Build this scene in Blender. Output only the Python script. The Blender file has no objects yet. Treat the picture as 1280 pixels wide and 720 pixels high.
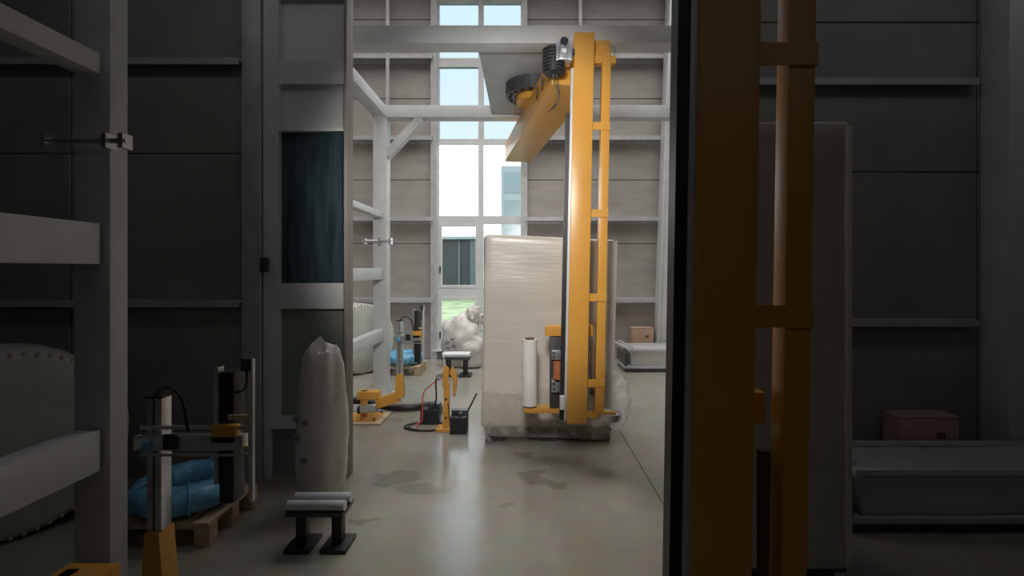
import bpy, bmesh, math, random
from mathutils import Vector, Matrix, noise
random.seed(7)
C = bpy.context.scene
COL = C.collection
PI = math.pi

# ------------------------------------------------------------------ camera, world, lights, exposure
cd = bpy.data.cameras.new('camera'); cam = bpy.data.objects.new('camera', cd); COL.objects.link(cam)
cam.location = (0, 0, 1.56); cam.rotation_euler = (PI/2, 0, 0)
cd.sensor_width = 36; cd.lens = 600/1280*36
cd.shift_x = -(655-640)/1280; cd.shift_y = -(360-338)/1280
cd.clip_start = .05; cd.clip_end = 400
C.camera = cam

w = bpy.data.worlds.new('world'); C.world = w; w.use_nodes = True
nt = w.node_tree; nt.nodes.clear()
out = nt.nodes.new('ShaderNodeOutputWorld'); bg = nt.nodes.new('ShaderNodeBackground')
tc = nt.nodes.new('ShaderNodeTexCoord'); sp = nt.nodes.new('ShaderNodeSeparateXYZ'); rp = nt.nodes.new('ShaderNodeValToRGB')
rp.color_ramp.elements[0].position = .12; rp.color_ramp.elements[0].color = (1, 1, 1, 1)
rp.color_ramp.elements[1].position = .6; rp.color_ramp.elements[1].color = (.8, .92, 1, 1)
nt.links.new(tc.outputs['Generated'], sp.inputs[0]); nt.links.new(sp.outputs['Z'], rp.inputs[0])
nt.links.new(rp.outputs[0], bg.inputs['Color']); nt.links.new(bg.outputs[0], out.inputs[0])
bg.inputs['Strength'].default_value = 3.0

def area(name, loc, rot, sx, sy, power, col=(1, 1, 1), spread=PI):
    l = bpy.data.lights.new(name, 'AREA'); l.shape = 'RECTANGLE'; l.size = sx; l.size_y = sy
    l.energy = power; l.color = col; l.spread = spread
    o = bpy.data.objects.new(name, l); COL.objects.link(o); o.location = loc; o.rotation_euler = rot
    return o
area('hall_fill_light', (0, 6.0, 7.0), (0, 0, 0), 8, 3.6, 240, (1, .985, .96), math.radians(120))  # unseen overhead fill, added to brighten the hall
def spot(name, loc, to, power, ang, blend, r, col=(1, .97, .92)):
    l = bpy.data.lights.new(name, 'SPOT'); l.energy = power; l.spot_size = math.radians(ang); l.spot_blend = blend; l.shadow_soft_size = r; l.color = col
    o = bpy.data.objects.new(name, l); COL.objects.link(o); o.location = loc
    o.rotation_euler = (Vector(to)-Vector(loc)).to_track_quat('-Z', 'Y').to_euler(); return o
spot('front_fill_spot', (-.12, 1.25, 2.6), (-.1, 5.0, 1.9), 262, 66, .35, .25)  # added spot out of view, lights load, mast and gantry from the front
spot('floor_fill_spot', (-.1, 2.8, 3.4), (-.1, 2.9, 0), 95, 36, .3, .15)  # added spot out of view, brightens the floor before the opening
area('bay_fill_light', (.6, -1.6, 4.45), (math.radians(20), 0, 0), 7, 3, 9, (.97, .98, 1))  # unseen weak fill added for the front bay
area('side_fill_light', (.8, 2.1, 4.5), (math.radians(22), 0, 0), 8.5, .5, 9, (.97, .98, 1))  # unseen wash added to lift the partition and the things beside it
C.view_settings.view_transform = 'Standard'; C.view_settings.look = 'None'
C.view_settings.exposure = 0.0; C.view_settings.gamma = 1.0

# ------------------------------------------------------------------ materials
def lin(c):
    return tuple((x/255/12.92 if x/255 <= .04045 else ((x/255+.055)/1.055)**2.4) for x in c)
def mat(name, col, rough=.5, metal=0., var=.12, scale=6., bump=0., bscale=40., alpha=None, stretch=None, spec=.5):
    m = bpy.data.materials.new(name); m.use_nodes = True
    n = m.node_tree; b = n.nodes['Principled BSDF']; L = n.links
    t = n.nodes.new('ShaderNodeTexCoord'); src = t.outputs['Object']
    if stretch:
        mp = n.nodes.new('ShaderNodeMapping'); mp.inputs['Scale'].default_value = stretch
        L.new(src, mp.inputs[0]); src = mp.outputs[0]
    nz = n.nodes.new('ShaderNodeTexNoise'); nz.inputs['Scale'].default_value = scale; nz.inputs['Detail'].default_value = 6
    L.new(src, nz.inputs['Vector'])
    r = n.nodes.new('ShaderNodeValToRGB')
    r.color_ramp.elements[0].position = .3; r.color_ramp.elements[1].position = .7
    r.color_ramp.elements[0].color = tuple(c*(1-var) for c in col)+(1,)
    r.color_ramp.elements[1].color = tuple(min(1, c*(1+var)) for c in col)+(1,)
    L.new(nz.outputs['Fac'], r.inputs[0]); L.new(r.outputs[0], b.inputs['Base Color'])
    b.inputs['Roughness'].default_value = rough; b.inputs['Metallic'].default_value = metal
    b.inputs['Specular IOR Level'].default_value = spec
    if bump:
        n2 = n.nodes.new('ShaderNodeTexNoise'); n2.inputs['Scale'].default_value = bscale; n2.inputs['Detail'].default_value = 4
        L.new(src, n2.inputs['Vector'])
        bp = n.nodes.new('ShaderNodeBump'); bp.inputs['Strength'].default_value = bump; bp.inputs['Distance'].default_value = .02
        L.new(n2.outputs['Fac'], bp.inputs['Height']); L.new(bp.outputs[0], b.inputs['Normal'])
    if alpha is not None: b.inputs['Alpha'].default_value = alpha
    return m
def glassmat(name, tint=(1, 1, 1), gloss=.03, rough=.2):
    m = bpy.data.materials.new(name); m.use_nodes = True; n = m.node_tree; n.nodes.clear()
    o = n.nodes.new('ShaderNodeOutputMaterial'); mx = n.nodes.new('ShaderNodeMixShader')
    a = n.nodes.new('ShaderNodeBsdfTransparent'); g = n.nodes.new('ShaderNodeBsdfGlossy')
    a.inputs[0].default_value = tint+(1,); g.inputs['Roughness'].default_value = rough
    mx.inputs[0].default_value = gloss
    n.links.new(a.outputs[0], mx.inputs[1]); n.links.new(g.outputs[0], mx.inputs[2]); n.links.new(mx.outputs[0], o.inputs[0])
    return m
M = {}
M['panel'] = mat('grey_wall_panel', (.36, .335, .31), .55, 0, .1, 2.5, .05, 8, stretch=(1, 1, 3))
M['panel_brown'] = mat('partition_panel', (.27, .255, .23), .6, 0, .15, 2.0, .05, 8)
M['wall'] = mat('plain_wall', (.3, .28, .26), .7, 0, .1, 2)
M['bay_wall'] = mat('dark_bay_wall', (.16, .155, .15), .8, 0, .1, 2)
M['girt'] = mat('galvanised_girt', (.5, .5, .5), .45, .2, .12, 8)
M['steel'] = mat('white_painted_steel', (.6, .61, .62), .4, 0, .07, 5, .03, 30)
M['plate'] = mat('grey_steel_plate', (.42, .44, .47), .5, .1, .1, 5)
M['yellow'] = mat('yellow_paint', (.68, .335, .06), .32, 0, .06, 3, .02, 20)
M['black'] = mat('black_plastic', (.018, .018, .02), .45, 0, .3, 20)
M['dark'] = mat('dark_grey_metal', (.09, .09, .095), .4, .5, .2, 15)
M['alu'] = mat('bare_aluminium', (.68, .7, .73), .28, .85, .08, 12, stretch=(1, 1, .1))
M['strip'] = mat('pale_guide_strip', (.62, .64, .66), .35, .2, .08, 12)
M['frame'] = mat('white_window_frame', (.68, .69, .7), .4, 0, .06, 5)
M['film'] = mat('white_film_roll', (.8, .79, .76), .25, 0, .03, 8)
M['core'] = mat('brown_cardboard_core', (.13, .09, .06), .8, 0, .2, 20)
M['carton'] = mat('brown_carton', (.46, .30, .22), .8, 0, .12, 6)
M['wood'] = mat('pallet_wood', (.55, .42, .28), .7, 0, .25, 5, .2, 30, stretch=(1, 8, 8))
M['darkwood'] = mat('dark_pallet', (.05, .05, .055), .5, 0, .4, 8)
M['sack'] = mat('woven_white_sack', (.66, .63, .6), .5, 0, .12, 6, .35, 9)
M['ink'] = mat('faded_sack_print', (.22, .21, .21), .6, 0, .3, 30)
M['blue'] = mat('blue_plastic_wrap', (.15, .42, .66), .3, 0, .35, 14, .5, 14)
M['copper'] = mat('copper_red', (.6, .2, .08), .4, .3, .2, 20)
M['red'] = mat('red_cable', (.75, .06, .07), .4)
M['brass'] = mat('gold_edge_staple', (.75, .6, .3), .35, .4, .1, 10)
M['rollwrap'] = mat('pale_wrapped_paper', (.5, .51, .48), .4, 0, .12, 5, .2, 8)
M['grass'] = mat('grass', (.3, .35, .19), .9, 0, .4, 1.2, .3, 10)
M['paving'] = mat('pale_paving', (.3, .29, .27), .8, 0, .1, 1)
M['shed'] = mat('dark_shed_cladding', (.02, .027, .03), .5, 0, .4, 1.5)
M['shedpost'] = mat('blue_grey_post', (.06, .085, .1), .5)
M['facade'] = mat('pale_facade', (.2, .25, .265), .4, 0, .08, .5)
M['glassblue'] = mat('facade_glass', (.13, .19, .21), .15, 0, .1, .3)
M['glass'] = glassmat('window_glass', (.97, .99, .99))
M['tintglass'] = glassmat('bluish_pane_glass', (.53, .58, .595))  # bluish, less clear glass for the upper window rows
def frosted(name, col, fac, **k):
    m = mat(name, col, **k); n = m.node_tree; o = [x for x in n.nodes if x.type == 'OUTPUT_MATERIAL'][0]; b = n.nodes['Principled BSDF']
    t = n.nodes.new('ShaderNodeBsdfTranslucent'); t.inputs[0].default_value = col+(1,); mx = n.nodes.new('ShaderNodeMixShader'); mx.inputs[0].default_value = fac
    n.links.new(b.outputs[0], mx.inputs[1]); n.links.new(t.outputs[0], mx.inputs[2]); n.links.new(mx.outputs[0], o.inputs[0]); return m
M['blind'] = frosted('white_frosted_glass', (.62, .62, .62), .3, rough=.35, var=.04, scale=2)
M['tealglass'] = mat('dark_teal_glass', (.04, .065, .075), .12, 0, .45, 3, stretch=(6, 1, .6))
M['greenglass'] = frosted('pale_green_glass', (.28, .33, .27), .3, rough=.3, var=.25, scale=3)
M['label'] = mat('white_plastic', (.75, .75, .74), .4)

# stretch-film: pale, satin, faint horizontal bands of overlap
def filmmat(name, col, rough=.3):
    m = mat(name, col, rough, 0, .07, 1.5, .12, 6, stretch=(.6, .6, 7))
    return m
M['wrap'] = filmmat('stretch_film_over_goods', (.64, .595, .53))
M['wrap_sheen'] = filmmat('stretch_film_painted_sheen', (.72, .70, .66), .25)  # paler film tone, a reflection put into the colour
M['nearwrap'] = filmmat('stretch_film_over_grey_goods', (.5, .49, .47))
def clearfilm(name, fac, col):
    m = bpy.data.materials.new(name); m.use_nodes = True; n = m.node_tree; b = n.nodes['Principled BSDF']
    t = n.nodes.new('ShaderNodeTexCoord'); z = n.nodes.new('ShaderNodeTexNoise'); z.inputs['Scale'].default_value = 9; z.inputs['Detail'].default_value = 5
    r = n.nodes.new('ShaderNodeMapRange'); r.inputs['From Min'].default_value = .3; r.inputs['From Max'].default_value = .7
    r.inputs['To Min'].default_value = fac*.5; r.inputs['To Max'].default_value = min(1, fac*1.5)
    n.links.new(t.outputs['Object'], z.inputs['Vector']); n.links.new(z.outputs['Fac'], r.inputs[0]); n.links.new(r.outputs[0], b.inputs['Alpha'])
    b.inputs['Base Color'].default_value = col+(1,); b.inputs['Roughness'].default_value = .18
    bp = n.nodes.new('ShaderNodeBump'); bp.inputs['Strength'].default_value = .6; bp.inputs['Distance'].default_value = .02
    n.links.new(z.outputs['Fac'], bp.inputs['Height']); n.links.new(bp.outputs[0], b.inputs['Normal'])
    return m
M['clear'] = clearfilm('loose_clear_film', .3, (.8, .8, .8))
M['haze_film'] = clearfilm('milky_film', .2, (.68, .63, .55))

# polished concrete with damp stains
def floormat():
    m = bpy.data.materials.new('polished_concrete'); m.use_nodes = True; n = m.node_tree; L = n.links
    b = n.nodes['Principled BSDF']; g = n.nodes.new('ShaderNodeNewGeometry'); P = g.outputs['Position']
    def nz(s, d=6):
        z = n.nodes.new('ShaderNodeTexNoise'); z.inputs['Scale'].default_value = s; z.inputs['Detail'].default_value = d
        L.new(P, z.inputs['Vector']); return z
    a = nz(.9); f = nz(7)
    r = n.nodes.new('ShaderNodeValToRGB'); r.color_ramp.elements[0].position = .2; r.color_ramp.elements[1].position = .85
    r.color_ramp.elements[0].color = (.27, .25, .195, 1); r.color_ramp.elements[1].color = (.37, .36, .325, 1)
    L.new(a.outputs['Fac'], r.inputs[0])
    mx = n.nodes.new('ShaderNodeMixRGB'); mx.blend_type = 'OVERLAY'; mx.inputs[0].default_value = .25
    L.new(r.outputs[0], mx.inputs[1]); L.new(f.outputs['Color'], mx.inputs[2])
    cur = mx.outputs[0]; mask = None
    wob = nz(5, 3)
    for (x, y, sx, sy) in STAINS:
        mp = n.nodes.new('ShaderNodeMapping'); mp.vector_type = 'POINT'
        mp.inputs['Location'].default_value = (-x/sx, -y/sy, 0); mp.inputs['Scale'].default_value = (1/sx, 1/sy, 0)
        ad = n.nodes.new('ShaderNodeMixRGB'); ad.blend_type = 'LINEAR_LIGHT'; ad.inputs[0].default_value = .16
        L.new(P, ad.inputs[1]); L.new(wob.outputs['Color'], ad.inputs[2]); L.new(ad.outputs[0], mp.inputs[0])
        ln = n.nodes.new('ShaderNodeVectorMath'); ln.operation = 'LENGTH'; L.new(mp.outputs[0], ln.inputs[0])
        mr = n.nodes.new('ShaderNodeMapRange'); mr.inputs['From Min'].default_value = 1.0; mr.inputs['From Max'].default_value = .7
        L.new(ln.outputs['Value'], mr.inputs[0])
        if mask is None: mask = mr.outputs[0]
        else:
            q = n.nodes.new('ShaderNodeMath'); q.operation = 'MAXIMUM'; L.new(mask, q.inputs[0]); L.new(mr.outputs[0], q.inputs[1]); mask = q.outputs[0]
    st = n.nodes.new('ShaderNodeMixRGB'); st.blend_type = 'MULTIPLY'; st.inputs[2].default_value = (.72, .71, .68, 1)
    L.new(mask, st.inputs[0]); L.new(cur, st.inputs[1]); L.new(st.outputs[0], b.inputs['Base Color'])
    rr = n.nodes.new('ShaderNodeMapRange'); rr.inputs['To Min'].default_value = .16; rr.inputs['To Max'].default_value = .27
    L.new(a.outputs['Fac'], rr.inputs[0]); L.new(rr.outputs[0], b.inputs['Roughness'])
    bp = n.nodes.new('ShaderNodeBump'); bp.inputs['Strength'].default_value = .05; bp.inputs['Distance'].default_value = .01
    L.new(f.outputs['Fac'], bp.inputs['Height']); L.new(bp.outputs[0], b.inputs['Normal'])
    return m
STAINS = [(-.95, 3.6, .22, .13), (-.72, 3.42, .22, .1), (.05, 3.62, .14, .09), (.16, 3.52, .17, .08), (.1, 3.75, .06, .05), (-.1, 3.2, .07, .03),
          (.0, 4.1, .1, .05), (-1.0, 3.0, .1, .03)]
M['floor'] = floormat()

# ------------------------------------------------------------------ mesh helpers
class MB:
    def __init__(s, o=(0, 0, 0)):
        s.b = bmesh.new(); s.o = Vector(o)
    def v(s, p): return s.b.verts.new(Vector(p)-s.o)
    def hexa(s, P):
        v = [s.v(p) for p in P]
        for f in ((0, 3, 2, 1), (4, 5, 6, 7), (0, 1, 5, 4), (1, 2, 6, 5), (2, 3, 7, 6), (3, 0, 4, 7)): s.b.faces.new([v[i] for i in f])
        return s
    def box(s, x0, x1, y0, y1, z0, z1, dx=0, dy=0):   # dx, dy: shift of the top
        return s.hexa([(x0, y0, z0), (x1, y0, z0), (x1, y1, z0), (x0, y1, z0),
                       (x0+dx, y0+dy, z1), (x1+dx, y0+dy, z1), (x1+dx, y1+dy, z1), (x0+dx, y1+dy, z1)])
    def bar(s, p, q, wd, h, up=(0, 0, 1)):
        p, q = Vector(p), Vector(q); d = (q-p).normalized(); u = Vector(up)
        if abs(d.dot(u)) > .98: u = Vector((0, 1, 0))
        a = d.cross(u).normalized()*wd/2; c = a.cross(d).normalized()*h/2
        return s.hexa([p-a-c, p+a-c, p+a+c, p-a+c, q-a-c, q+a-c, q+a+c, q-a+c])
    def cyl(s, p, q, r, seg=16, r2=None, inner=None):
        p, q = Vector(p), Vector(q); d = (q-p).normalized()
        u = Vector((0, 0, 1)) if abs(d.z) < .9 else Vector((1, 0, 0))
        a = d.cross(u).normalized(); c = d.cross(a); r2 = r if r2 is None else r2
        def ring(o, r): return [s.v(o+(a*math.cos(t)+c*math.sin(t))*r) for t in (2*PI*i/seg for i in range(seg))]
        A, B = ring(p, r), ring(q, r2)
        for i in range(seg): s.b.faces.new((A[i], A[(i+1) % seg], B[(i+1) % seg], B[i]))
        if inner:
            A2, B2 = ring(p, inner), ring(q, inner)
            for i in range(seg):
                j = (i+1) % seg
                s.b.faces.new((A2[j], A2[i], B2[i], B2[j])); s.b.faces.new((A[j], A[i], A2[i], A2[j])); s.b.faces.new((B[i], B[j], B2[j], B2[i]))
        else:
            s.b.faces.new(A[::-1]); s.b.faces.new(B)
        return s
    def tube(s, pts, r, seg=8, ribs=False):
        pts = smooth(pts); rings = []; prev = None
        for i, p in enumerate(pts):
            d = (pts[min(i+1, len(pts)-1)]-pts[max(i-1, 0)]).normalized()
            u = prev if prev is not None else (Vector((0, 0, 1)) if abs(d.z) < .9 else Vector((1, 0, 0)))
            a = (u-d*u.dot(d)).normalized(); prev = a; c = d.cross(a)
            rr = r*(1+(.14 if i % 2 else -.06)) if ribs else r
            rings.append([s.v(p+(a*math.cos(t)+c*math.sin(t))*rr) for t in (2*PI*k/seg for k in range(seg))])
        for A, B in zip(rings, rings[1:]):
            for k in range(seg): s.b.faces.new((A[k], A[(k+1) % seg], B[(k+1) % seg], B[k]))
        s.b.faces.new(rings[0][::-1]); s.b.faces.new(rings[-1]); return s
    def prism(s, poly, y0, y1):     # poly in X,Z extruded along Y
        A = [s.v((x, y0, z)) for x, z in poly]; B = [s.v((x, y1, z)) for x, z in poly]; n = len(poly)
        s.b.faces.new(A); s.b.faces.new(B[::-1])
        for i in range(n): s.b.faces.new((A[i], B[i], B[(i+1) % n], A[(i+1) % n]))
        return s
    def torus(s, c, R, r, n=40, m=10, sq=1.):
        c = Vector(c); V = []
        for i in range(n):
            t = 2*PI*i/n
            V.append([s.v(c+Vector(((R+r*math.cos(k))*math.cos(t), (R+r*math.cos(k))*math.sin(t), r*sq*math.sin(k)))) for k in (2*PI*j/m for j in range(m))])
        for i in range(n):
            for j in range(m): s.b.faces.new((V[i][j], V[(i+1) % n][j], V[(i+1) % n][(j+1) % m], V[i][(j+1) % m]))
        return s
    def build(s, name, m, parent=None, bevel=0., sm=False, seg=2):
        bmesh.ops.recalc_face_normals(s.b, faces=s.b.faces)
        if bevel: bmesh.ops.bevel(s.b, geom=list(s.b.edges), offset=bevel, segments=seg, affect='EDGES', clamp_overlap=True, profile=.6)
        me = bpy.data.meshes.new(name); s.b.to_mesh(me); s.b.free()
        me.materials.append(m)
        if sm or bevel:
            me.shade_smooth(); me.set_sharp_from_angle(angle=math.radians(40))
        o = bpy.data.objects.new(name, me); COL.objects.link(o)
        if parent: o.parent = parent
        return o
def smooth(pts, n=5):
    P = [Vector(p) for p in pts]; out = []
    for i in range(len(P)-1):
        a, b, c, d = P[max(i-1, 0)], P[i], P[i+1], P[min(i+2, len(P)-1)]
        for k in range(n):
            t = k/n
            out.append(.5*((2*b)+(c-a)*t+(2*a-5*b+4*c-d)*t*t+(3*b-a-3*c+d)*t**3))
    return out+[P[-1]]
def tag(o, label, cat, group=None, kind=None):
    o['label'] = label; o['category'] = cat
    if group: o['group'] = group
    if kind: o['kind'] = kind
    return o
def thing(name, loc, label, cat, group=None, rz=0, sc=1):
    o = bpy.data.objects.new(name, None); COL.objects.link(o); o.location = loc; o.rotation_euler.z = rz; o.scale = (sc,)*3
    o.empty_display_size = .2
    return tag(o, label, cat, group)
def struct(o): o['kind'] = 'structure'; return o
def copy_thing(o, loc, label, rz=0):
    c = o.copy(); COL.objects.link(c); c.location = loc; c['label'] = label; c.rotation_euler.z = rz
    for ch in list(o.children):
        d = ch.copy(); COL.objects.link(d); d.parent = c
        for g in list(ch.children):
            e = g.copy(); COL.objects.link(e); e.parent = d
    return c
def wrinkle(o, amt, sc, sub=0, seed=0):
    me = o.data
    for v in me.vertices:
        k = noise.noise(v.co*sc+Vector((seed, seed*2, 0)))+.5*noise.noise(v.co*sc*2.3+Vector((9, seed, 3)))
        v.co += v.normal*k*amt
    me.update()
def gridbox(x0, x1, y0, y1, z0, z1, d, o=(0, 0, 0), rnd=.03):
    m = MB(o); m.box(x0, x1, y0, y1, z0, z1)
    bmesh.ops.bevel(m.b, geom=list(m.b.edges), offset=rnd, segments=3, affect='EDGES', profile=.5)
    for ax, (a, b) in enumerate(((x0, x1), (y0, y1), (z0, z1))):
        nn = max(2, int((b-a)/d))
        for i in range(1, nn):
            co = Vector((0, 0, 0)); co[ax] = a+(b-a)*i/nn; no = Vector((0, 0, 0)); no[ax] = 1
            bmesh.ops.bisect_plane(m.b, geom=m.b.verts[:]+m.b.edges[:]+m.b.faces[:], plane_co=co-Vector(o), plane_no=no)
    return m
def blob(name, m, parent, c, r, n=40, mm=24, amt=.1, sc=3., seed=0, flat=True, pw=1.):   # sagging sack: deformed sphere with flattened base
    b = MB(); V = []
    for i in range(mm+1):
        ph = -PI/2+PI*i/mm; row = []
        for j in range(n):
            t = 2*PI*j/n; cz = math.sin(ph); cr = math.cos(ph)**pw
            p = Vector((cr*math.cos(t), cr*math.sin(t), cz))
            k = 1+amt*(noise.noise(p*sc+Vector((seed, 0, seed)))+.6*noise.noise(p*sc*2.4+Vector((0, seed, 5))))
            z = cz*k*r[2]
            if flat: z = max(z, -.8*r[2])
            row.append(b.v((c[0]+p.x*k*r[0], c[1]+p.y*k*r[1], c[2]+z)))
        V.append(row)
    for i in range(mm):
        for j in range(n): b.b.faces.new((V[i][j], V[i][(j+1) % n], V[i+1][(j+1) % n], V[i+1][j]))
    bmesh.ops.remove_doubles(b.b, verts=b.b.verts, dist=1e-4)
    return b.build(name, m, parent, sm=True)

# ------------------------------------------------------------------ the building
XW, YF, YP, YB = 5.5, -4.0, 3.6, 8.5
fl = struct(MB().box(-XW, XW, YF, YB+.3, -.12, -.012).build('floor', M['floor']))
xs = [-XW, -2.07, .93, 3.93, XW]; ys = [YF, .6, 6.9, YB+.1]
for i in range(4):
    for j in range(3):
        MB().box(xs[i]+.004, xs[i+1]-.004, ys[j]+.004, ys[j+1]-.004, -.015, 0).build('slab', M['floor'], fl)
struct(MB().box(-XW-.15, -XW, YF, YB+.2, 0, 7.3).build('wall_left', M['wall']))
struct(MB().box(XW, XW+.15, YF, YB+.2, 0, 7.3).build('wall_right', M['wall']))
struct(MB().box(-XW, XW, YF-.15, YF, 0, 4.8).build('wall_front', M['bay_wall']))
ce = struct(MB().box(-XW, XW, YP, YB+.2, 7.2, 7.35).build('ceiling', M['wall']))
MB().box(-XW, XW, YF, YP+.02, 4.6, 4.75).build('bay_ceiling', M['bay_wall'], ce)
pu = struct(MB().box(-1.45, 1.28, YP+.02, YP+.12, 3.8, 7.2).build('wall_added_top', M['wall']))  # belongs to the added partition, closes it above the opening

# back wall: backing, panels laid in rows, galvanised girts, posts
WX0, WX1, WZ0 = -1.575, .01, .2
def zb(y, Y=YB): return 1.56-(y-338)/600*Y
def xb(x, Y=YB): return (x-655)/600*Y
wb = struct(MB().box(-XW, WX0, YB+.05, YB+.15, 0, 7.2).box(WX1, XW, YB+.05, YB+.15, 0, 7.2).box(WX0, WX1, YB+.05, YB+.15, 0, WZ0).box(WX0, WX1, YB+.05, YB+.15, 6.9, 7.2).build('wall_back', M['wall']))
rows = [0, 1.04, 2.03, 2.46, 3.16, 3.87, 4.6, 5.29, 6.0, 6.66, 7.2]
for (a, b) in ((-XW, -3.6), (-3.6, WX0), (WX1, 2.62), (2.62, XW)):
    for z0, z1 in zip(rows, rows[1:]):
        MB().box(a+.004, b-.004, YB, YB+.06, z0+.006, z1-.006).build('wall_panel', M['panel'], wb, bevel=.004, seg=1)
MB().box(WX0, WX1, YB, YB+.06, 0, WZ0).build('wall_panel', M['panel'], wb)
for z in (1.06, 2.48, 3.89, 5.31, 6.68):
    for a, b in ((-XW, WX0-.02), (WX1+.02, XW)):
        MB().box(a, b, YB-.16, YB, z, z+.012).box(a, b, YB-.16, YB-.15, z-.06, z).box(a, b, YB-.012, YB, z-.09, z).build('girt', M['girt'], wb)
for x in (-2.37, .98, 2.62):
    MB().box(x-.03, x+.03, YB-.14, YB-.165, 0 if x > 2 else 3.9, 7.2).build('wall_post', M['girt'], wb)

def window(name, X0, X1, cols, rws, Y, m, glass, sash=(), depth=.1):
    f = MB()
    xe = [X0]+[v for c in cols for v in c]+[X1]; ze = [rws[0][0]-.09]+[v for r in rws for v in r]+[rws[-1][1]+.09]
    for i in range(0, len(xe), 2): f.box(xe[i], xe[i+1], Y-depth/2, Y+depth/2, ze[0], ze[-1])
    for i in range(0, len(ze), 2): f.box(X0+.002, X1-.002, Y-depth/2+.006, Y+depth/2-.006, ze[i], ze[i+1])
    o = struct(f.build(name, m))
    for ri, r in enumerate(rws):
        for ci, c in enumerate(cols):
            MB().box(c[0]-.005, c[1]+.005, Y-.004, Y+.004, r[0]-.005, r[1]+.005).build('pane', glass[ri] if isinstance(glass, list) else glass, o)
            if (ri, ci) in sash:
                s = MB(); t = .05
                s.box(c[0], c[0]+t, Y-.05, Y-.008, r[0], r[1]).box(c[1]-t, c[1], Y-.05, Y-.008, r[0], r[1])
                s.box(c[0]+t, c[1]-t, Y-.05, Y-.008, r[0], r[0]+t).box(c[0]+t, c[1]-t, Y-.05, Y-.008, r[1]-t, r[1])
                sh = s.build('sash', m, o, bevel=.004, seg=1)
                MB().box(c[0]+.01, c[0]+.035, Y-.075, Y-.05, (r[0]+r[1])/2-.3, (r[0]+r[1])/2-.18).build('handle', M['dark'], sh)
    return o
wr = [(zb(432), zb(371)), (zb(360), zb(280)), (zb(270), zb(180)), (zb(174), zb(84)), (zb(73), zb(4)), (zb(-6), 6.85)]
wn = window('window_1', WX0, WX1, [(xb(549), xb(598)), (xb(604.5), xb(651))], wr, YB+.03, M['frame'], [M['glass']]*3+[M['tintglass']]*3, sash=((1, 0), (0, 0)))
MB().box(WX0-.02, WX1+.02, YB-.12, YB-.02, zb(436)-.03, zb(436)).build('sill', M['frame'], wn)
for x in (WX0, WX1): MB().box(x-.06, x+.05, YB-.1, YB-.02, 0, 7.2).build('jamb', M['girt'], wn)

# added partition: its opening parts a dim front bay from the bright hall
PL, PR = xb(434, YP), xb(846, YP)
w2x0 = xb(338, YP)
pl = struct(MB().box(-XW, w2x0, YP+.03, YP+.1, 0, 7.2).box(w2x0, PL, YP+.03, YP+.1, 3.62, 7.2).box(w2x0, PL, YP+.03, YP+.1, 0, zb(528, YP)).build('wall_added_left', M['panel_brown']))
pr = struct(MB().box(PR, XW, YP+.03, YP+.1, 0, 7.2).build('wall_added_right', M['panel_brown']))
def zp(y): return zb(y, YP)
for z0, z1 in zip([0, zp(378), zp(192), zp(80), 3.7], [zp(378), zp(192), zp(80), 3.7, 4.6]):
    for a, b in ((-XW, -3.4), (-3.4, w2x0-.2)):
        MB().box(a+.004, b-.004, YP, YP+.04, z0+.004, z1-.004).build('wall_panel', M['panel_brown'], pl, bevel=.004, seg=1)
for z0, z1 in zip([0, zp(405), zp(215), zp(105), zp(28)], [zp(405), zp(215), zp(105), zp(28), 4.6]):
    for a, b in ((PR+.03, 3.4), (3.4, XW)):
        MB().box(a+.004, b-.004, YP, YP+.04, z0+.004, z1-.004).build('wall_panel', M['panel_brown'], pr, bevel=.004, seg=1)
for z in (zp(378), zp(80)):
    MB().box(-XW, w2x0-.2, YP-.07, YP, z, z+.02).box(-XW, w2x0-.2, YP-.07, YP-.06, z-.03, z).build('girt', M['girt'], pl)
for z in (zp(402), zp(105)):
    MB().box(PR+.03, 3.35, YP-.07, YP, z, z+.02).box(PR+.03, 3.35, YP-.07, YP-.06, z-.03, z).build('girt', M['girt'], pr)
MB().box(w2x0-.2, w2x0-.06, YP-.03, YP+.08, 0, 4.6).build('jamb', M['girt'], pl, bevel=.004)
MB().box(w2x0-.05, w2x0, YP-.01, YP+.08, 0, 4.6).build('jamb', M['frame'], pl, bevel=.004)
MB().box(3.42, 3.9, YP-.22, YP, 0, 4.6).build('column', M['steel'], pr, bevel=.01)
w2r = [(zp(521), zp(386)), (zp(354), zp(164)), (zp(160), zp(105)), (zp(74), 3.6)]
w2 = window('window_2', w2x0, PL, [(xb(349, YP), xb(431, YP))], w2r, YP+.04, M['frame'], [M['greenglass'], M['tealglass'], M['blind'], M['blind']])
struct(MB().box(xb(431.5, YP), PL+.006, YP-.03, YP+.11, 0, 3.8).build('jamb', M['panel_brown'], w2, bevel=.003))  # dark cover added over the bright edge of the opening
MB().box(xb(331, YP), xb(339, YP), YP-.07, YP-.03, zp(340), zp(322)).build('handle', M['dark'], w2)

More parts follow.
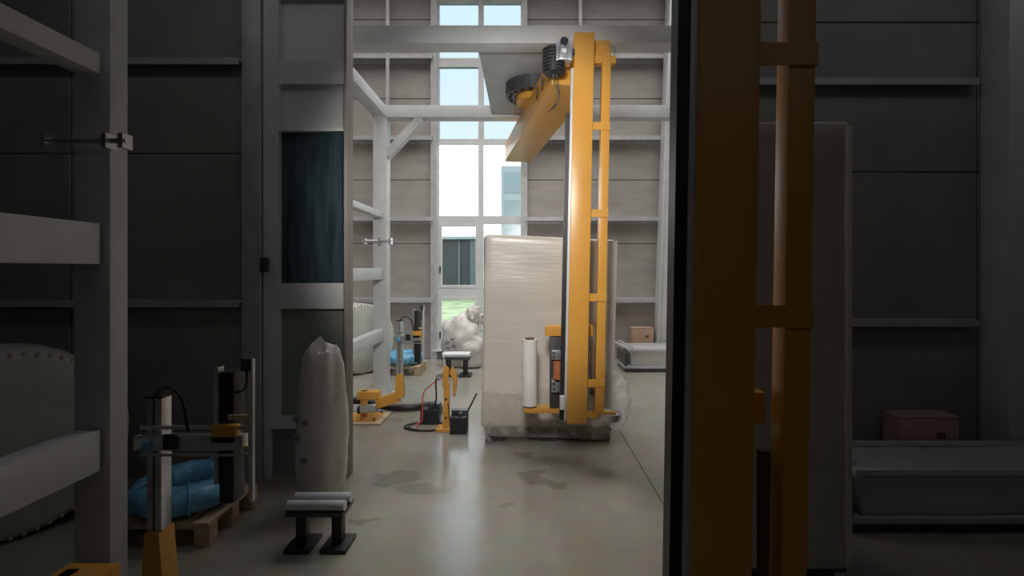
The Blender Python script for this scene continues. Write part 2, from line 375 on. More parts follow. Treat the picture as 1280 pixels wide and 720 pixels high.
# ------------------------------------------------------------------ outside
gr = struct(MB().box(-60, 60, 8.9, 90, -.6, -.02).build('ground', M['grass']))
MB().box(-60, 60, 8.75, 14.5, -.1, 0).build('paving', M['paving'], gr)
sh = thing('storage_shed', (-2.6, 26, -.02), 'long dark open shed with pale posts seen through lower window panes', 'building')
b = MB(); b.box(-8, 3.0, 0, 6, 0, 3.25); b.build('wall', M['shed'], sh)
MB().box(-8.2, 3.2, -.4, 6.3, 3.25, 3.4).build('roof', M['facade'], sh)
for x in (-3.4, -2.2, -.9, -.2, .6, 1.9):
    MB().box(x-.06, x+.06, -.12, 0, 0, 3.2).build('post', M['shedpost'], sh)
MB().box(-.3, .35, -.2, -.02, .2, 3.2).build('door', M['shedpost'], sh)
ob = thing('office_block', (2.6, 46, -.02), 'pale blue glass office block seen through the right window panes', 'building')
MB().box(-4.8, 10, 0, 10, 0, 11.6).build('wall', M['facade'], ob)
for i in range(7):
    for j in range(4):
        MB().box(-4.5+i*2, -3.0+i*2, -.06, .02, .9+j*2.7, 2.9+j*2.7).build('window', M['glassblue'], ob)

# ------------------------------------------------------------------ gantry of the wrapping machine
Y0, Y1, HX = 4.1, 6.04, 1.79
HR = 2.05
org = (0, 5.07, 0)
ga = thing('steel_gantry', org, 'white painted steel gantry frame standing over the tall wrapped pallet load', 'gantry')
def gb(): return MB(org)
s = .085
for x in (-HX, HR):
    for y in (Y0, Y1):
        gb().box(x-s, x+s, y-s, y+s, .012, 3.46).build('post', M['steel'], ga, bevel=.008)
        gb().box(x-.14, x+.14, y-.14, y+.14, 0, .012).build('foot_plate', M['steel'], ga)
        gb().prism([(x-s, .012), (x-s-.06, .012), (x-s, .2)], y-.01, y+.01).build('gusset', M['steel'], ga)
        gb().prism([(x+s, .012), (x+s+.06, .012), (x+s, .2)], y-.01, y+.01).build('gusset', M['steel'], ga)
for y in (Y0, Y1): gb().box(-HX-.1, HR+.1, y-.09, y+.09, 3.46, 3.61).build('cross_beam', M['steel'], ga, bevel=.008)
for x in (-HX, HR):
    gb().box(x-.08, x+.08, Y0+.09, Y1-.09, 3.47, 3.6).build('side_beam', M['steel'], ga, bevel=.006)
for z0, z1 in ((2.21, 2.28), (1.45, 1.585), (.69, .83)):
    gb().box(-HX-.05, -HX+.05, Y0+s, Y1-s, z0, z1).build('side_rail', M['steel'], ga, bevel=.006)
gb().bar((-HX+.07, Y1, 3.0), (-HX+.5, Y1, 3.47), .1, .12, up=(0, 1, 0)).build('knee_brace', M['steel'], ga, bevel=.005)
gb().box(-.4, .45, Y0+.09, Y1-.09, 3.49, 3.58).build('mounting_deck', M['plate'], ga, bevel=.005)
for x in (-.38, .43): gb().box(x-.03, x+.03, Y0+.09, Y1-.09, 3.58, 3.7).build('deck_beam', M['steel'], ga)
b = gb(); b.cyl((-1.98, 5.88, 1.92), (-1.62, 5.88, 1.92), .014, 10)
for x in (-1.96, -1.77, -1.64): b.box(x-.012, x+.012, 5.86, 5.95, 1.88, 1.96)
b.build('sensor_rod', M['alu'], ga)

# ------------------------------------------------------------------ rotating arm with mast
def add_mast(root, o, x0, y0, z0, z1, lean, wd, rungs, k=1., gap=0, railtop=None):
    """mast column whose bottom left front corner is (x0,y0,z0); lean = x shift from bottom to top"""
    H = z1-z0
    def X(z): return x0+lean*(z-z0)/H
    def bx(xa, xc, ya, yc, za, zc):
        return MB(o).hexa([(X(za)+xa, ya, za), (X(za)+xc, ya, za), (X(za)+xc, yc, za), (X(za)+xa, yc, za),
                           (X(zc)+xa, ya, zc), (X(zc)+xc, ya, zc), (X(zc)+xc, yc, zc), (X(zc)+xa, yc, zc)])
    mc = bx(0, wd, y0, y0+.17*k, z0, z1).build('mast', M['yellow'], root, bevel=.008*k)
    rt = railtop or z1-.1
    bx(-.018*k, 0, y0+.02*k, y0+.06*k, z0+.02, rt+.35*k).build('guide_rail', M['strip'], mc)
    bx(-.05*k, -.018*k, y0+.03*k, y0+.09*k, z0+.02, rt).build('drive_belt', M['black'], mc)
    g0, g1 = wd+.068*k+gap, wd+.138*k+gap
    gt = bx(g0, g1, y0+.04*k, y0+.11*k, z0+.06*k, z1-.14*k).build('guard_tube', M['yellow'], root, bevel=.005*k)
    for z in rungs:
        bx(wd+.001, g1+.001, y0+.03*k, y0+.038*k, z-.03*k, z+.03*k).build('rung', M['yellow'], root)
    bx(wd-.01*k, g1+.001, y0+.112*k, y0+.16*k, z1-.16*k, z1-.01*k).build('top_bracket', M['yellow'], root, bevel=.004*k)
    bx(wd, g1+.04*k, y0+.05*k, y0+.12*k, z1-.22*k, z1-.16*k).build('tab', M['yellow'], gt)
    return X, g0, g1

ro = (.108, 5.0, 3.2)
ra = thing('rotary_wrapping_arm', ro, 'yellow rotating arm with tall mast and cable guard hanging from the gantry', 'machine')
YM, ZT, ZBt = 3.72, 3.42, .36
def zy(y, Y=YM): return 1.56-(y-338)/600*Y
X, g0, g1 = add_mast(ra, ro, xb(708, YM), YM, zy(530), zy(40), .062, .158, [zy(v) for v in (156, 266, 372, 480)], railtop=zy(140))
# slewing ring and arm
MB(ro).cyl((.108, 5, 3.36), (.108, 5, 3.49), .3, 40, inner=.2).build('slewing_ring', M['dark'], ra)
sr = ra.children[-1]
for i in range(18):
    t = 2*PI*i/18
    MB(ro).cyl((.108+.255*math.cos(t), 5+.255*math.sin(t), 3.345), (.108+.255*math.cos(t), 5+.255*math.sin(t), 3.36), .016, 6).build('bolt', M['black'], sr)
MB(ro).cyl((.108, 5, 3.3), (.108, 5, 3.4), .19, 32).build('hub', M['yellow'], ra)
ax = Vector((.42-(-.12), 3.9-6.75, 0)).normalized()
aN, aF = Vector((.40, 3.92, 3.19)), Vector((-.09, 6.7, 3.19))
MB(ro).bar(aN, aF, .36, .24).build('arm', M['yellow'], ra, bevel=.01)
for t in (.1, .18):
    p = aN.lerp(aF, t); MB(ro).box(p.x-.2, p.x-.19, p.y-.05, p.y+.05, 3.15, 3.24).build('cover_plate', M['dark'], ra)
# motor on the mast head
b = MB(ro); my = YM-.02
mx0, mz = xb(682, my), zy(76, my)
b.cyl((mx0+.065, my+.02, mz-.09), (mx0+.065, my+.02, mz+.1), .083, 20); mo = b.build('drive_motor', M['black'], ra, bevel=.004)
for k in range(7): MB(ro).cyl((mx0+.065, my+.02, mz-.075+k*.026), (mx0+.065, my+.02, mz-.067+k*.026), .091, 20).build('cooling_fin', M['dark'], mo)
b = MB(ro); gx = xb(695, my); gz0, gz1 = zy(80, my), zy(50, my)
b.box(gx, gx+.115, my-.06, my+.08, gz0+.01, gz1); gbx = b.build('gearbox', M['alu'], ra, bevel=.01)
for x in (gx+.008, gx+.107): MB(ro).box(x-.012, x+.012, my-.085, my-.06, gz0-.005, gz1-.01).build('flange', M['alu'], gbx, bevel=.003)
MB(ro).cyl((gx+.057, my-.085, gz1-.045), (gx+.057, my-.06, gz1-.045), .03, 18).build('shaft_cap', M['black'], gbx)
MB(ro).box(gx+.04, gx+.075, my-.066, my-.06, gz0+.06, gz0+.09).build('rating_plate', M['label'], gbx)
MB(ro).cyl((gx+.115, my+.02, gz0+.1), (X(3.2)+.005, my+.02, gz0+.1), .03, 14).build('drive_shaft', M['dark'], gbx)
MB(ro).tube([(gx-.03, my+.02, gz0-.01), (gx-.01, my+.05, gz0-.12), (gx+.02, my+.06, gz0-.2), (gx-.0, my+.08, gz0-.28), (gx-.05, my+.12, gz0-.33)], .004, 6).build('cable', M['black'], ra)
MB(ro).tube(
    [(gx-.01, my+.02, gz0-.0), (gx+.02, my+.05, gz0-.15), (gx+.03, my+.06, gz0-.25), (gx-.02, my+.09, gz0-.32)], .004, 6).build('cable', M['black'], ra)
MB(ro).tube([(X(3.3)+g1, YM+.06, zy(52)), (X(3.3)+g1+.03, YM+.06, zy(56)), (X(3.3)+g1+.02, YM+.07, zy(68)), (X(3.3)+g1-.01, YM+.08, zy(72))], .003, 5).build('cable', M['black'], ra)
# foot of the mast: bar and flat ring
fx = xb(763, YM); fz = zy(523)
MB(ro).box(X(.4)+.158, fx-.06, YM+.03, YM+.1, fz-.005, fz+.03).build('foot_bar', M['yellow'], ra, bevel=.004)
pad = MB(ro).cyl((fx, YM+.06, fz-.02), (fx, YM+.06, fz+.03), .1, 40, inner=.082).build('guide_wheel', M['alu'], ra, sm=True)
MB(ro).cyl((fx, YM+.06, fz-.01), (fx, YM+.06, fz+.018), .082, 32).build('wheel_disc', M['plate'], pad)
MB(ro).bar((fx-.06, YM+.06, fz+.03), (fx+.05, YM+.04, fz+.03), .035, .02).build('spoke', M['yellow'], pad)
MB(ro).box(X(.5)-.052, X(.5)-.016, YM-.01, YM+.03, zy(512), zy(495)).build('limit_switch', M['label'], ra, bevel=.003)
# film carriage behind the mast
YC = 3.98
def zc(y): return 1.56-(y-338)/600*YC
def xc(x): return (x-655)/600*YC
ca = MB(ro).box(xc(687), xc(703), YC-.04, YC+.02, zc(508), zc(418)).build('carriage_plate', M['dark'], ra, bevel=.003)
MB(ro).box(xc(681), xc(740), YC-.06, YC+.04, zc(419), zc(406)).build('carriage_head', M['yellow'], ra, bevel=.004)
MB(ro).box(xc(655), xc(706), YC-.06, YC+.09, zc(514), zc(509)).build('roll_tray', M['yellow'], ra, bevel=.003)
for ya, yb_ in ((447, 436), (487, 473)):
    bl = MB(ro).box(xc(689), xc(701), YC-.09, YC-.04, zc(ya), zc(yb_)).build('bearing_block', M['alu'], ca, bevel=.004)
    bl2 = MB(ro)
    for q in (.25, .75): bl2.cyl((xc(691.5), YC-.094, zc(ya+(yb_-ya)*q)), (xc(691.5), YC-.09, zc(ya+(yb_-ya)*q)), .009, 8)
    bl2.build('bolt', M['black'], ca)
MB(ro).cyl((xc(696), YC-.1, zc(470)), (xc(696), YC-.1, zc(449)), .035, 16).build('tension_roller', M['copper'], ca, sm=True)
MB(ro).cyl((xc(741), YC-.03, zc(492)), (xc(741), YC-.03, zc(432)), .03, 14).build('stretch_roller', M['core'], ra, sm=True)
MB(ro).box(xc(731), xc(737), YC-.05, YC, zc(452), zc(436)).build('bearing_block', M['alu'], ra, bevel=.003)
MB(ro).box(xc(731), xc(734), YC-.04, YC, zc(480), zc(452)).build('bracket', M['strip'], ra)

# film roll on the tray
fr = thing('film_roll', (xc(662), YC+.02, zc(509)), 'white stretch film roll standing upright on the yellow carriage tray', 'film roll')
hh = zc(423)-zc(509)
MB().cyl((0, 0, .012), (0, 0, hh-.01), .063, 40, inner=.04).build('film', M['film'], fr, sm=True)
MB().cyl((0, 0, 0), (0, 0, hh), .04, 28, inner=.032).build('core', M['core'], fr, sm=True)
MB().cyl((0, 0, .0), (0, 0, .012), .058, 28, inner=.041).build('seat_ring', M['black'], fr)

# ------------------------------------------------------------------ wrapped load on a dark pallet
LX0, LX1, LY0, LY1 = xb(603.5, 4.35), xb(766, 4.35), 4.35, 5.45
lo = (.22, 4.9, 0)
ld = thing('wrapped_pallet_load', lo, 'tall beige film-wrapped pallet load standing under the gantry behind the yellow mast', 'pallet load')
g = gridbox(LX0, LX1, LY0, LY1, .13, 1.89, .07, lo, .035)
g.b.normal_update()
for v in g.b.verts:
    p = v.co+Vector(lo)
    v.co.x += .035*(p.z-1)/1.0*(1 if p.x > .2 else .6)
    if p.z > 1.7: v.co.z -= .05*(p.x-LX0)/1.2
wr_ = g.build('wrapped_goods', M['wrap'], ld, sm=True); wrinkle(wr_, .007, 3.2, seed=2)
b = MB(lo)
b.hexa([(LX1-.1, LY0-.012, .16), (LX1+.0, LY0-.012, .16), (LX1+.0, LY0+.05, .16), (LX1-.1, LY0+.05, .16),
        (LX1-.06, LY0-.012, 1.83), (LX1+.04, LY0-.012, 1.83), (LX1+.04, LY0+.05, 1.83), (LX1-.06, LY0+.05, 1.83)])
b.build('film_sheen_strip', M['wrap_sheen'], ld, bevel=.006)  # pale strip painting the film's reflection along the right edge
# loose lower skirt of film with a slanting upper edge
def skirt(name, pts, y, m, th=.004):
    b = MB(lo); b.prism(pts, y-th, y); bmesh.ops.triangulate(b.b, faces=b.b.faces)
    return b.build(name, m, ld)
skirt('film_fold', [(xb(601, 4.33), zb(488, 4.33)), (xb(640, 4.33), zb(492, 4.33)), (xb(690, 4.33), zb(520, 4.33)), (xb(728, 4.33), zb(548, 4.33)), (xb(601, 4.33), zb(545, 4.33))], 4.335, M['haze_film'])
skirt('film_fold', [(xb(640, 4.32), zb(492, 4.32)), (xb(766, 4.32), zb(470, 4.32)), (xb(763, 4.32), zb(551, 4.32)), (xb(727, 4.32), zb(549, 4.32))], 4.328, M['haze_film'])
for x0, x1 in ((LX0, LX0+.2), (.12, .3), (LX1-.2, LX1-.02)):
    MB(lo).box(x0+.02, x1, LY0+.03, LY0+.2, 0, .1).build('block', M['darkwood'], ld)
    MB(lo).box(x0+.02, x1, LY1-.2, LY1-.03, 0, .1).build('block', M['darkwood'], ld)
for i in range(3): MB(lo).box(LX0+.01, LX1-.01, LY0+.02+i*.4, LY0+.22+i*.4, .1, .128).build('plank', M['darkwood'], ld)
for i in range(30):
    if i % 4: continue
    x = LX0+.03+(LX1-LX0-.06)*i/29; b = MB(lo)
    b.hexa([(x-.03, LY0+.0, .08+.03*random.random()), (x+.035, LY0-.004, .07+.04*random.random()), (x+.035, LY0+.012, .1), (x-.03, LY0+.014, .1),
            (x-.03, LY0-.0, .15), (x+.035, LY0-.004, .15), (x+.035, LY0+.02, .15), (x-.03, LY0+.02, .15)]).build('film_flap', M['haze_film'], ld)
blob('film_bulge', M['clear'], ld, (LX1+.06-lo[0], 4.6-lo[1], .31), (.15, .16, .27), amt=.16, sc=3, seed=4, flat=False)
b = MB(lo); b.tube([(LX0-.02, LY0-.05, .04), (LX0+.02, LY0-.04, .07), (LX0+.08, LY0-.05, .03)], .014, 8); o = b.build('film_tail', M['haze_film'], ld, sm=True); wrinkle(o, .02, 20)

# ------------------------------------------------------------------ film cutter robots
def cutter(name, loc, label, reach, group='cutting arms'):
    r = thing(name, loc, label, 'cutting arm', group)
    bs = MB().box(-.2, .2, -.2, .2, 0, .022).build('base_plate', M['wood'], r, bevel=.003)
    MB().box(-.17, .14, -.14, .16, .022, .034).build('floor_plate', M['yellow'], r, bevel=.003)
    for x, y in ((-.14, -.12), (.11, -.12), (-.14, .13), (.11, .13)): MB().cyl((x, y, .034), (x, y, .048), .014, 6).build('bolt', M['black'], bs)
    b = MB().prism([(-.06, .034), (.0, .034), (.0, .3), (-.06, .3)], -.03, .03); b.build('bracket', M['yellow'], r, bevel=.003)
    MB().box(-.09, .13, -.05, .07, .22, .3).build('gear_housing', M['yellow'], r, bevel=.006)
    mt = MB().cyl((-.03, -.09, .13), (.13, -.09, .15), .045, 16).build('motor', M['alu'], r, sm=True)
    MB().cyl((-.06, -.09, .128), (-.03, -.09, .13), .04, 16).build('motor_cap', M['black'], mt)
    MB().bar((.1, 0, .17), (.34, .02, .24), .07, .1).build('lower_arm', M['yellow'], r, bevel=.005)
    MB().prism([(.29, .2), (.39, .24), (.37, .48), (.31, .48)], -.03, .06).build('elbow', M['yellow'], r, bevel=.005)
    cl = MB().box(.31, .37, -.015, .045, .48, 1.03).build('column', M['alu'], r, bevel=.004)
    MB().box(.337, .343, -.018, -.014, .48, 1.02).build('slot', M['dark'], cl)
    MB().box(.305, .375, -.02, .05, 1.03, 1.04).build('end_cap', M['black'], cl)
    h = reach
    sl = MB().box(.29, .31+h, -.06, -.015, .83, .89).build('slide', M['alu'], r, bevel=.004)
    MB().box(.30, .33+h, -.04, -.03, .91, .925).box(.30, .33+h, -.04, -.03, .80, .812).build('guide_rod', M['alu'], r)
    MB().box(.42, .47, -.075, -.06, .84, .9).build('clamp', M['black'], sl)
    MB().box(.335, .36, -.075, -.06, .83, .87).build('clamp', M['blue'], sl)
    ba = MB().box(.31+h*.72, .37+h*.72, -.02, .06, .6, 1.14).build('blade_holder', M['black'], r, bevel=.004)
    MB().box(.295+h*.72, .312+h*.72, -.03, .01, .68, 1.16).build('cover_strip', M['alu'], ba)
    MB().box(.3+h*.72, .4+h*.72, -.06, -.02, .86, .93).build('carriage', M['yellow'], r, bevel=.004)
    MB().box(.33+h, .347+h, -.05, -.03, .62, 1.2).build('hot_wire_bar', M['strip'], r, bevel=.002)
    MB().box(.36+h*.72, .34+h, -.045, -.035, .95, .97).box(.36+h*.72, .34+h, -.045, -.035, .83, .845).build('crosspiece', M['brass'], r)
    MB().box(.3+h, .34+h, -.05, -.03, 1.15, 1.2).build('sensor', M['dark'], r)
    MB().tube([(.34, -.02, 1.03), (.4, -.03, 1.08), (.47, -.04, 1.04), (.5, -.04, .9)], .006, 6).build('cable', M['black'], r)
    MB().tube([(.33+h*.72, 0, 1.05), (.36+h*.85, -.02, 1.07), (.32+h, -.04, 1.17)], .005, 6).build('cable', M['black'], r)
    return r
cutter('cutting_arm', (xb(460, 5.05), 5.02, 0), 'yellow and silver film cutting arm on floor beside the black hose', .26)
cutter('cutting_arm', (-1.87, 2.0, 0), 'dim film cutting arm standing beside the near white steel rack', .42)

ho = tag(MB((0, 0, 0)).tube([(-2.1, 5.3, .04), (-1.9, 5.3, .12), (-1.7, 5.3, .1), (-1.5, 5.3, .05), (-1.25, 5.32, .042), (-1.1, 5.4, .042), (-.98, 5.36, .06), (-.92, 5.2, .08), (-.9, 5.06, .06)], .038, 10).build('corrugated_hose', M['black'], None, sm=True),
         'thick black corrugated hose lying across the floor from the cutting arm', 'hose')

# clamp unit with black boxes
Yk = 4.72
def xk(x, Y=Yk): return (x-655)/600*Y
fc = thing('film_clamp', (xk(558), Yk, 0), 'small yellow upright film clamp with claw between two black boxes', 'clamp')
MB().box(-.09, .05, -.1, .06, 0, .03).build('foot', M['yellow'], fc, bevel=.003)
cu = MB().prism([(-.035, .03), (.035, .03), (.03, .46), (-.02, .46)], -.03, .03).build('upright', M['yellow'], fc, bevel=.004)
for z in (.12, .3): MB().cyl((.0, -.034, z), (.0, -.03, z), .012, 10).build('bolt', M['black'], cu)
MB().bar((.04, -.03, .08), (.02, -.03, .26), .008, .012).build('scale_strip', M['black'], cu)
MB().prism([(-.03, .42), (.02, .42), (.03, .6), (-.01, .64), (-.03, .56)], -.05, -.01).build('claw', M['yellow'], fc, bevel=.004)
MB().prism([(.03, .56), (.06, .62), (.1, .55), (.11, .48), (.085, .34), (.065, .34), (.075, .48), (.05, .53)], -.04, .02).build('claw', M['yellow'], fc, bevel=.004)
MB().prism([(.06, .47), (.11, .47), (.09, .33), (.075, .33)], -.03, .0).build('jaw_pad', M['wood'], fc)
MB().prism([(.0, .63), (-.02, .72), (-.03, .72), (-.02, .6)], -.03, -.01).build('spike', M['strip'], fc)
MB().tube([(-.03, -.02, .54), (-.08, -.03, .53), (-.1, -.02, .46), (-.1, 0, .3), (-.13, .02, .2)], .008, 6).build('cable', M['black'], fc)
MB().cyl((-.08, -.03, .5), (-.04, -.03, .54), .022, 10).build('valve', M['alu'], fc)
b1 = thing('control_box', (xk(538, 4.9), 4.92, 0), 'black control box lying behind the coiled cables on the floor', 'box')
MB().box(-.1, .09, -.07, .07, 0, .15, .01).build('case', M['black'], b1, bevel=.008)
MB().box(-.02, .1, -.03, .08, .15, .2).build('lid', M['dark'], b1, bevel=.006)
b2 = thing('battery_box', (xk(574, 4.64), 4.64, 0), 'black box with a raised bar beside the yellow film clamp', 'box')
MB().box(-.08, .08, -.08, .1, 0, .16).build('case', M['black'], b2, bevel=.006)
MB().box(-.08, .08, .02, .1, .16, .2).box(.0, .03, -.04, .02, .16, .19).build('lid', M['dark'], b2, bevel=.004)
MB().bar((.07, .03, .17), (.165, .05, .36), .014, .014).build('lever', M['black'], b2)
def coil(cx, cy, R, n, seed):
    rnd = random.Random(seed); P = []
    for i in range(n*10):
        t = 2*PI*i/10; rr = R*(1+.12*math.sin(t*.37+seed)+.05*rnd.random())
        P.append((cx+rr*math.cos(t)*1.25, cy+rr*math.sin(t)*.75, .008+.004*(i//10)))
    return P
tag(MB().tube(coil(xk(533, 4.75), 4.77, .16, 3, 1)+[(xk(560), 4.75, .03)], .006, 6).build('black_cable', M['black'], None, sm=True), 'thin black cable coiled on floor around the control box', 'cable')
tag(MB().tube([(xk(523), 4.72, .01), (xk(519), 4.76, .03), (xk(525), 4.8, .06), (xk(526), 4.8, .2), (xk(528), 4.78, .34), (xk(540), 4.74, .44), (xk(552), 4.7, .51)], .006, 6).build('red_cable', M['red'], None, sm=True),
    'thin red cable rising from the floor to the film clamp', 'cable')

# ------------------------------------------------------------------ roller stands
def stand(loc, label, sc=1):
    r = thing('roller_stand', loc, label, 'stand', 'roller stands', sc=sc)
    MB().box(-.2, .2, -.1, .12, .25, .28).build('table_plate', M['dark'], r, bevel=.004)
    for y in (-.06, .06): MB().cyl((-.2, y, .315), (.2, y, .315), .035, 14).build('roller', M['strip'], r, sm=True)
    for x in (-.12, .13):
        MB().box(x-.035, x+.035, -.04, .04, .03, .25).build('leg', M['black'], r, bevel=.004)
        MB().box(x-.09, x+.09, -.11, .11, 0, .03).build('foot', M['black'], r, bevel=.004)
    return r
stand((xb(571, 7.1), 7.1, 0), 'low black stand with grey rollers in front of the white sack heap')
stand((-1.155, 2.72, 0), 'dim low roller stand in front of the slim sack near the doorway', .8)

# ------------------------------------------------------------------ sacks
def sack_print(root, spots):
    for (p, q, wd) in spots: MB().bar(p, q, wd, .004, up=(0, -1, .3)).build('print_mark', M['ink'], root)
sk = thing('bulk_sack', (xb(578, 7.9), 7.9, 0), 'big slumped white woven sack heap under the back window', 'sack')
blob('sack_body', M['sack'], sk, (0, 0, .36), (.34, .3, .46), amt=.17, sc=1.8, seed=3, pw=.7)
blob('sack_fold', M['sack'], sk, (.16, -.14, .26), (.22, .2, .3), amt=.2, sc=2.0, seed=6, pw=.7)
blob('sack_neck', M['sack'], sk, (.2, .0, .8), (.14, .12, .18), amt=.35, sc=3, seed=8, flat=False)
MB().tube([(.2, -.1, .78), (.26, -.13, .88), (.3, -.1, .7), (.28, -.18, .55)], .012, 6).build('tie_cord', M['sack'], sk, sm=True)
for k, (x, z) in enumerate(((-.2, .42), (-.12, .47), (-.2, .33), (-.1, .36))): MB().box(x-.03, x+.03, -.315, -.285, z-.012, z+.02).build('print_mark', M['ink'], sk, bevel=.004)
s2 = thing('upright_sack', (-1.33, 3.17, 0), 'dim slim upright sack leaning near the doorway edge behind roller stand', 'sack')
blob('sack_body', M['sack'], s2, (0, 0, .46), (.16, .17, .64), amt=.1, sc=2.2, seed=11, pw=.7)
for k, (x, z) in enumerate(((-.1, .62), (-.04, .6), (-.1, .5), (-.05, .36), (.02, .4))): MB().box(x-.022, x+.022, -.165, -.12, z-.01, z+.02).build('print_mark', M['ink'], s2, bevel=.004)

# ------------------------------------------------------------------ pallets with blue coils
def pallet(loc, label, L=.62, W=.5):
    r = thing('wooden_pallet', loc, label, 'pallet', 'wooden pallets')
    for i in range(5):
        x = -L/2+.05+i*(L-.1)/4; MB().box(x-.045, x+.045, -W/2, W/2, .12, .138).build('plank', M['wood'], r, bevel=.003)
    for y in (-W/2+.04, 0, W/2-.04):
        MB().box(-L/2, L/2, y-.035, y+.035, .1, .12).build('bearer', M['wood'], r, bevel=.002)
        for x in (-L/2+.045, 0, L/2-.045): MB().box(x-.045, x+.045, y-.035, y+.035, 0, .1).build('block', M['wood'], r, bevel=.003)
    return r
def bluecoil(loc, label):
    r = thing('hose_coil', loc, label, 'coil', 'blue coils')
    o = MB().torus((0, 0, .085), .21, .09, 48, 14, .9).build('coil', M['blue'], r, sm=True); wrinkle(o, .006, 16, seed=3)
    for i in range(5):
        t = 2*PI*i/5+.3
        ring = MB(); ring.torus((0, 0, 0), .093, .006, 20, 6); q = ring.build('strap', M['blue'], r, sm=True)
        q.matrix_local = Matrix.Translation((.21*math.cos(t), .21*math.sin(t), .085)) @ Matrix.Rotation(t, 4, 'Z') @ Matrix.Rotation(PI/2, 4, 'X')
    return r
pp = (xb(503, 7.3), 7.35, 0)
pallet(pp, 'small wooden pallet under blue coil behind gantry post'); bluecoil((pp[0]+.02, pp[1], .15), 'blue wrapped coil on the pallet behind the gantry post')
pp = (-2.08, 2.95, 0)
pallet(pp, 'dim small wooden pallet beside the near white rack'); bluecoil((pp[0]+.02, pp[1], .15), 'dim blue wrapped coil on the pallet beside the near rack')

# ------------------------------------------------------------------ wrapped rolls
def bigroll(loc, rz, R, T, label):
    r = thing('wrapped_roll', loc, label, 'roll', 'wrapped rolls', rz)
    n = 56; b = MB(); prof = [(-T, 0), (-T, R*.9), (-T+.05, R), (-.06, R), (-.015, R*.96), (0, R*.9), (.012, R*.5), (.015, 0)]
    rings = [[b.v((x, rr*math.cos(2*PI*i/n), R+rr*math.sin(2*PI*i/n))) for i in range(n)] for x, rr in prof]
    for A, B in zip(rings, rings[1:]):
        for i in range(n): b.b.faces.new((A[i], A[(i+1) % n], B[(i+1) % n], B[i]))
    bmesh.ops.remove_doubles(b.b, verts=b.b.verts, dist=1e-4)
    bd = b.build('roll_body', M['rollwrap'], r, sm=True)
    for i in range(60):
        t = 2*PI*i/60; y, z = R*.955*math.cos(t), R+R*.955*math.sin(t)
        MB().cyl((-.02, y, z), (.0, y, z), .014, 6, .008).build('staple', M['brass'], r)
    for s_ in (-1, 1): MB().prism([(-T*.8, 0), (-T*.8, .06), (-.1, .06), (-.1, 0)], s_*.3*R/.55-.06, s_*.3*R/.55+.06).build('chock', M['darkwood'], r)
    return r
bigroll((xb(459, 7.3), 7.2, 0), math.radians(-42), .53, .6, 'large pale wrapped roll with gold stapled rim on floor by back wall')
bigroll((-2.93, 2.74, 0), math.radians(-38), .55, .5, 'dim large wrapped roll with stapled rim behind the near white rack')

# ------------------------------------------------------------------ trays and cartons
def tray(loc, label, L, D, H):
    r = thing('wrapped_tray', loc, label, 'tray', 'wrapped trays')
    MB().box(0, L, 0, D, 0, H*.16).build('base', M['dark'], r, bevel=.006)
    MB().box(-.03, L, -.03, D, H*.16, H*.26).build('lip', M['plate'], r, bevel=.006)
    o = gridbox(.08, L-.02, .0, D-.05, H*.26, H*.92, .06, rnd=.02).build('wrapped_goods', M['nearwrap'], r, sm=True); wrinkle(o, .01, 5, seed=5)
    MB().box(.05, L, -.02, .0, H*.9, H).box(.05, L, D-.05, D-.03, H*.9, H).box(.03, .05, -.02, D-.03, H*.9, H).build('rim', M['strip'], r, bevel=.003)
    MB().box(-.02, .02, -.02, D, H*.26, H*.8).build('end_board', M['dark'], r, bevel=.004)
    MB().bar((.02, .12, H*1.0), (-.1, D-.05, H*1.12), .03, .02).bar((.14, .12, H*1.0), (.0, D-.05, H*1.12), .02, .02).build('strap_bar', M['strip'], r)
    return r
tray((xb(775, 7.8), 7.36, 0), 'grey wrapped shallow tray on floor behind the pallet load', 2.2, .6, .36)
tray((1.93, 2.86, 0), 'dim wrapped shallow tray on floor in front of the added right partition', 1.9, .5, .38)
def carton(loc, label, a, d, h):
    r = thing('carton', loc, label, 'carton', 'cartons')
    MB().box(-a/2, a/2, -d/2, d/2, 0, h).build('box_body', M['carton'], r, bevel=.004)
    MB().box(-a/2-.003, a/2+.003, -d/2-.003, -.004, h, h+.006).box(-a/2-.003, a/2+.003, .004, d/2+.003, h, h+.006).build('flap', M['carton'], r)
    MB().box(a*.12, a*.26, -d/2-.003, -d/2, h*.72, h*.8).build('hand_hole', M['core'], r)
carton((xb(802, 8.3), 8.3, 0), 'brown carton standing behind grey tray by the back wall', .36, .22, .57)
carton((xb(1153, 3.45), 3.47, 0), 'dim brown carton behind the tray by added right partition', .42, .16, .52)

# tapered building column on the back wall
MB().hexa([(2.27, 8.1, 0), (3.0, 8.1, 0), (3.0, 8.3, 0), (2.27, 8.3, 0), (2.52, 8.1, 7.2), (3.0, 8.1, 7.2), (3.0, 8.3, 7.2), (2.52, 8.3, 7.2)]).build('column', M['steel'], wb, bevel=.006)
MB().hexa([(2.24, 8.06, 0), (2.27, 8.06, 0), (2.27, 8.34, 0), (2.24, 8.34, 0), (2.49, 8.06, 7.2), (2.52, 8.06, 7.2), (2.52, 8.34, 7.2), (2.49, 8.34, 7.2)]).build('column_flange', M['steel'], wb, bevel=.004)

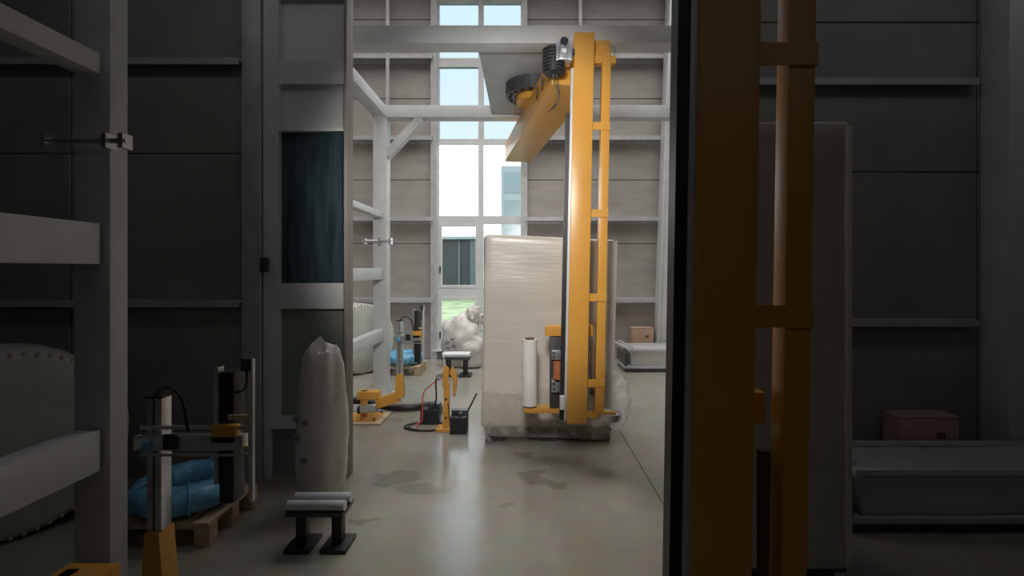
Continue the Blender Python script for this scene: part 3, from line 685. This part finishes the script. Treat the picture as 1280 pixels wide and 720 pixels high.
# ------------------------------------------------------------------ front bay: rack, mast and load
nr = thing('steel_rack', (-2.13, 1.6, 0), 'dim white steel rack with thick post nearest at left', 'rack')
nl = (-2.13, 1.6, 0); t = .09
for y in (.7, 2.42):
    MB(nl).box(-2.13-t, -2.13+t, y-t*.6, y+t*.6, 0, 3.5).build('post', M['steel'], nr, bevel=.008)
for z0, z1 in ((2.52, 2.62), (1.59, 1.79), (.58, .78), (3.35, 3.5)):
    MB(nl).box(-2.13-.06, -2.13+.06, .7+t*.6, 2.4-t*.6, z0, z1).build('rail', M['steel'], nr, bevel=.006)
b = MB(nl); zr = 2.18
b.cyl((-2.31, 2.3, zr), (-1.9, 2.3, zr), .014, 10)
for x in (-2.29, -2.0, -1.92): b.box(x-.012, x+.012, 2.28, 2.34, zr-.035, zr+.035)
b.build('sensor_rod', M['alu'], nr)

nm = thing('standing_mast', (.62, 1.55, 0), 'dim yellow mast with cable guard standing nearest at right', 'machine')
no = (.62, 1.55, 0)
Yn = 1.5
def zn(y): return 1.56-(y-338)/600*Yn
Xn, h0, h1 = add_mast(nm, no, .515, Yn, .02, 3.4, .055, .19, [zn(60), zn(397), zn(-240), .3], k=1.2, gap=.035, railtop=3.0)
MB(no).box(.38, .98, Yn-.1, Yn+.35, 0, .02).build('base_plate', M['dark'], nm, bevel=.004)
MB(no).box(Xn(1)+h0-.06, Xn(1)+h1, Yn-.0, Yn+.2, 0.02, .15).build('guard_foot', M['yellow'], nm, bevel=.004)
MB(no).box(.62, .876, Yn+.24, Yn+.3, zn(560), zn(515)).build('carriage_head', M['yellow'], nm, bevel=.004)
MB(no).cyl((.845, Yn+.19, .5), (.845, Yn+.19, zn(590)), .024, 16).build('stretch_roller', M['core'], nm, sm=True)
MB(no).box(.62, .80, Yn+.25, Yn+.26, .4, zn(575)).build('carriage_plate', M['dark'], nm, bevel=.003)
MB(no).box(.64, .69, Yn+.17, Yn+.25, .3, zn(530)).build('carriage_spine', M['dark'], nm)

nlo = (1.2, 2.62, 0)
nw = thing('tall_wrapped_load', nlo, 'dim grey film-wrapped load standing behind the near yellow mast', 'pallet load')
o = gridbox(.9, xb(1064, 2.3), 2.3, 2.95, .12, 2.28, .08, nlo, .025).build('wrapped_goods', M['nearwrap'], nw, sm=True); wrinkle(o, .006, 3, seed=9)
MB(nlo).box(xb(1056, 2.3), xb(1063, 2.3), 2.285, 2.31, .15, 2.25).build('film_sheen_strip', M['wrap_sheen'], nw, bevel=.003)  # same painted film reflection on the near load
for x in (.95, 1.2, 1.45): MB(nlo).box(x-.05, x+.05, 2.32, 2.93, 0, .1).build('block', M['darkwood'], nw)
for y in (2.32, 2.58, 2.83): MB(nlo).box(.9, 1.56, y, y+.1, .1, .122).build('plank', M['darkwood'], nw)
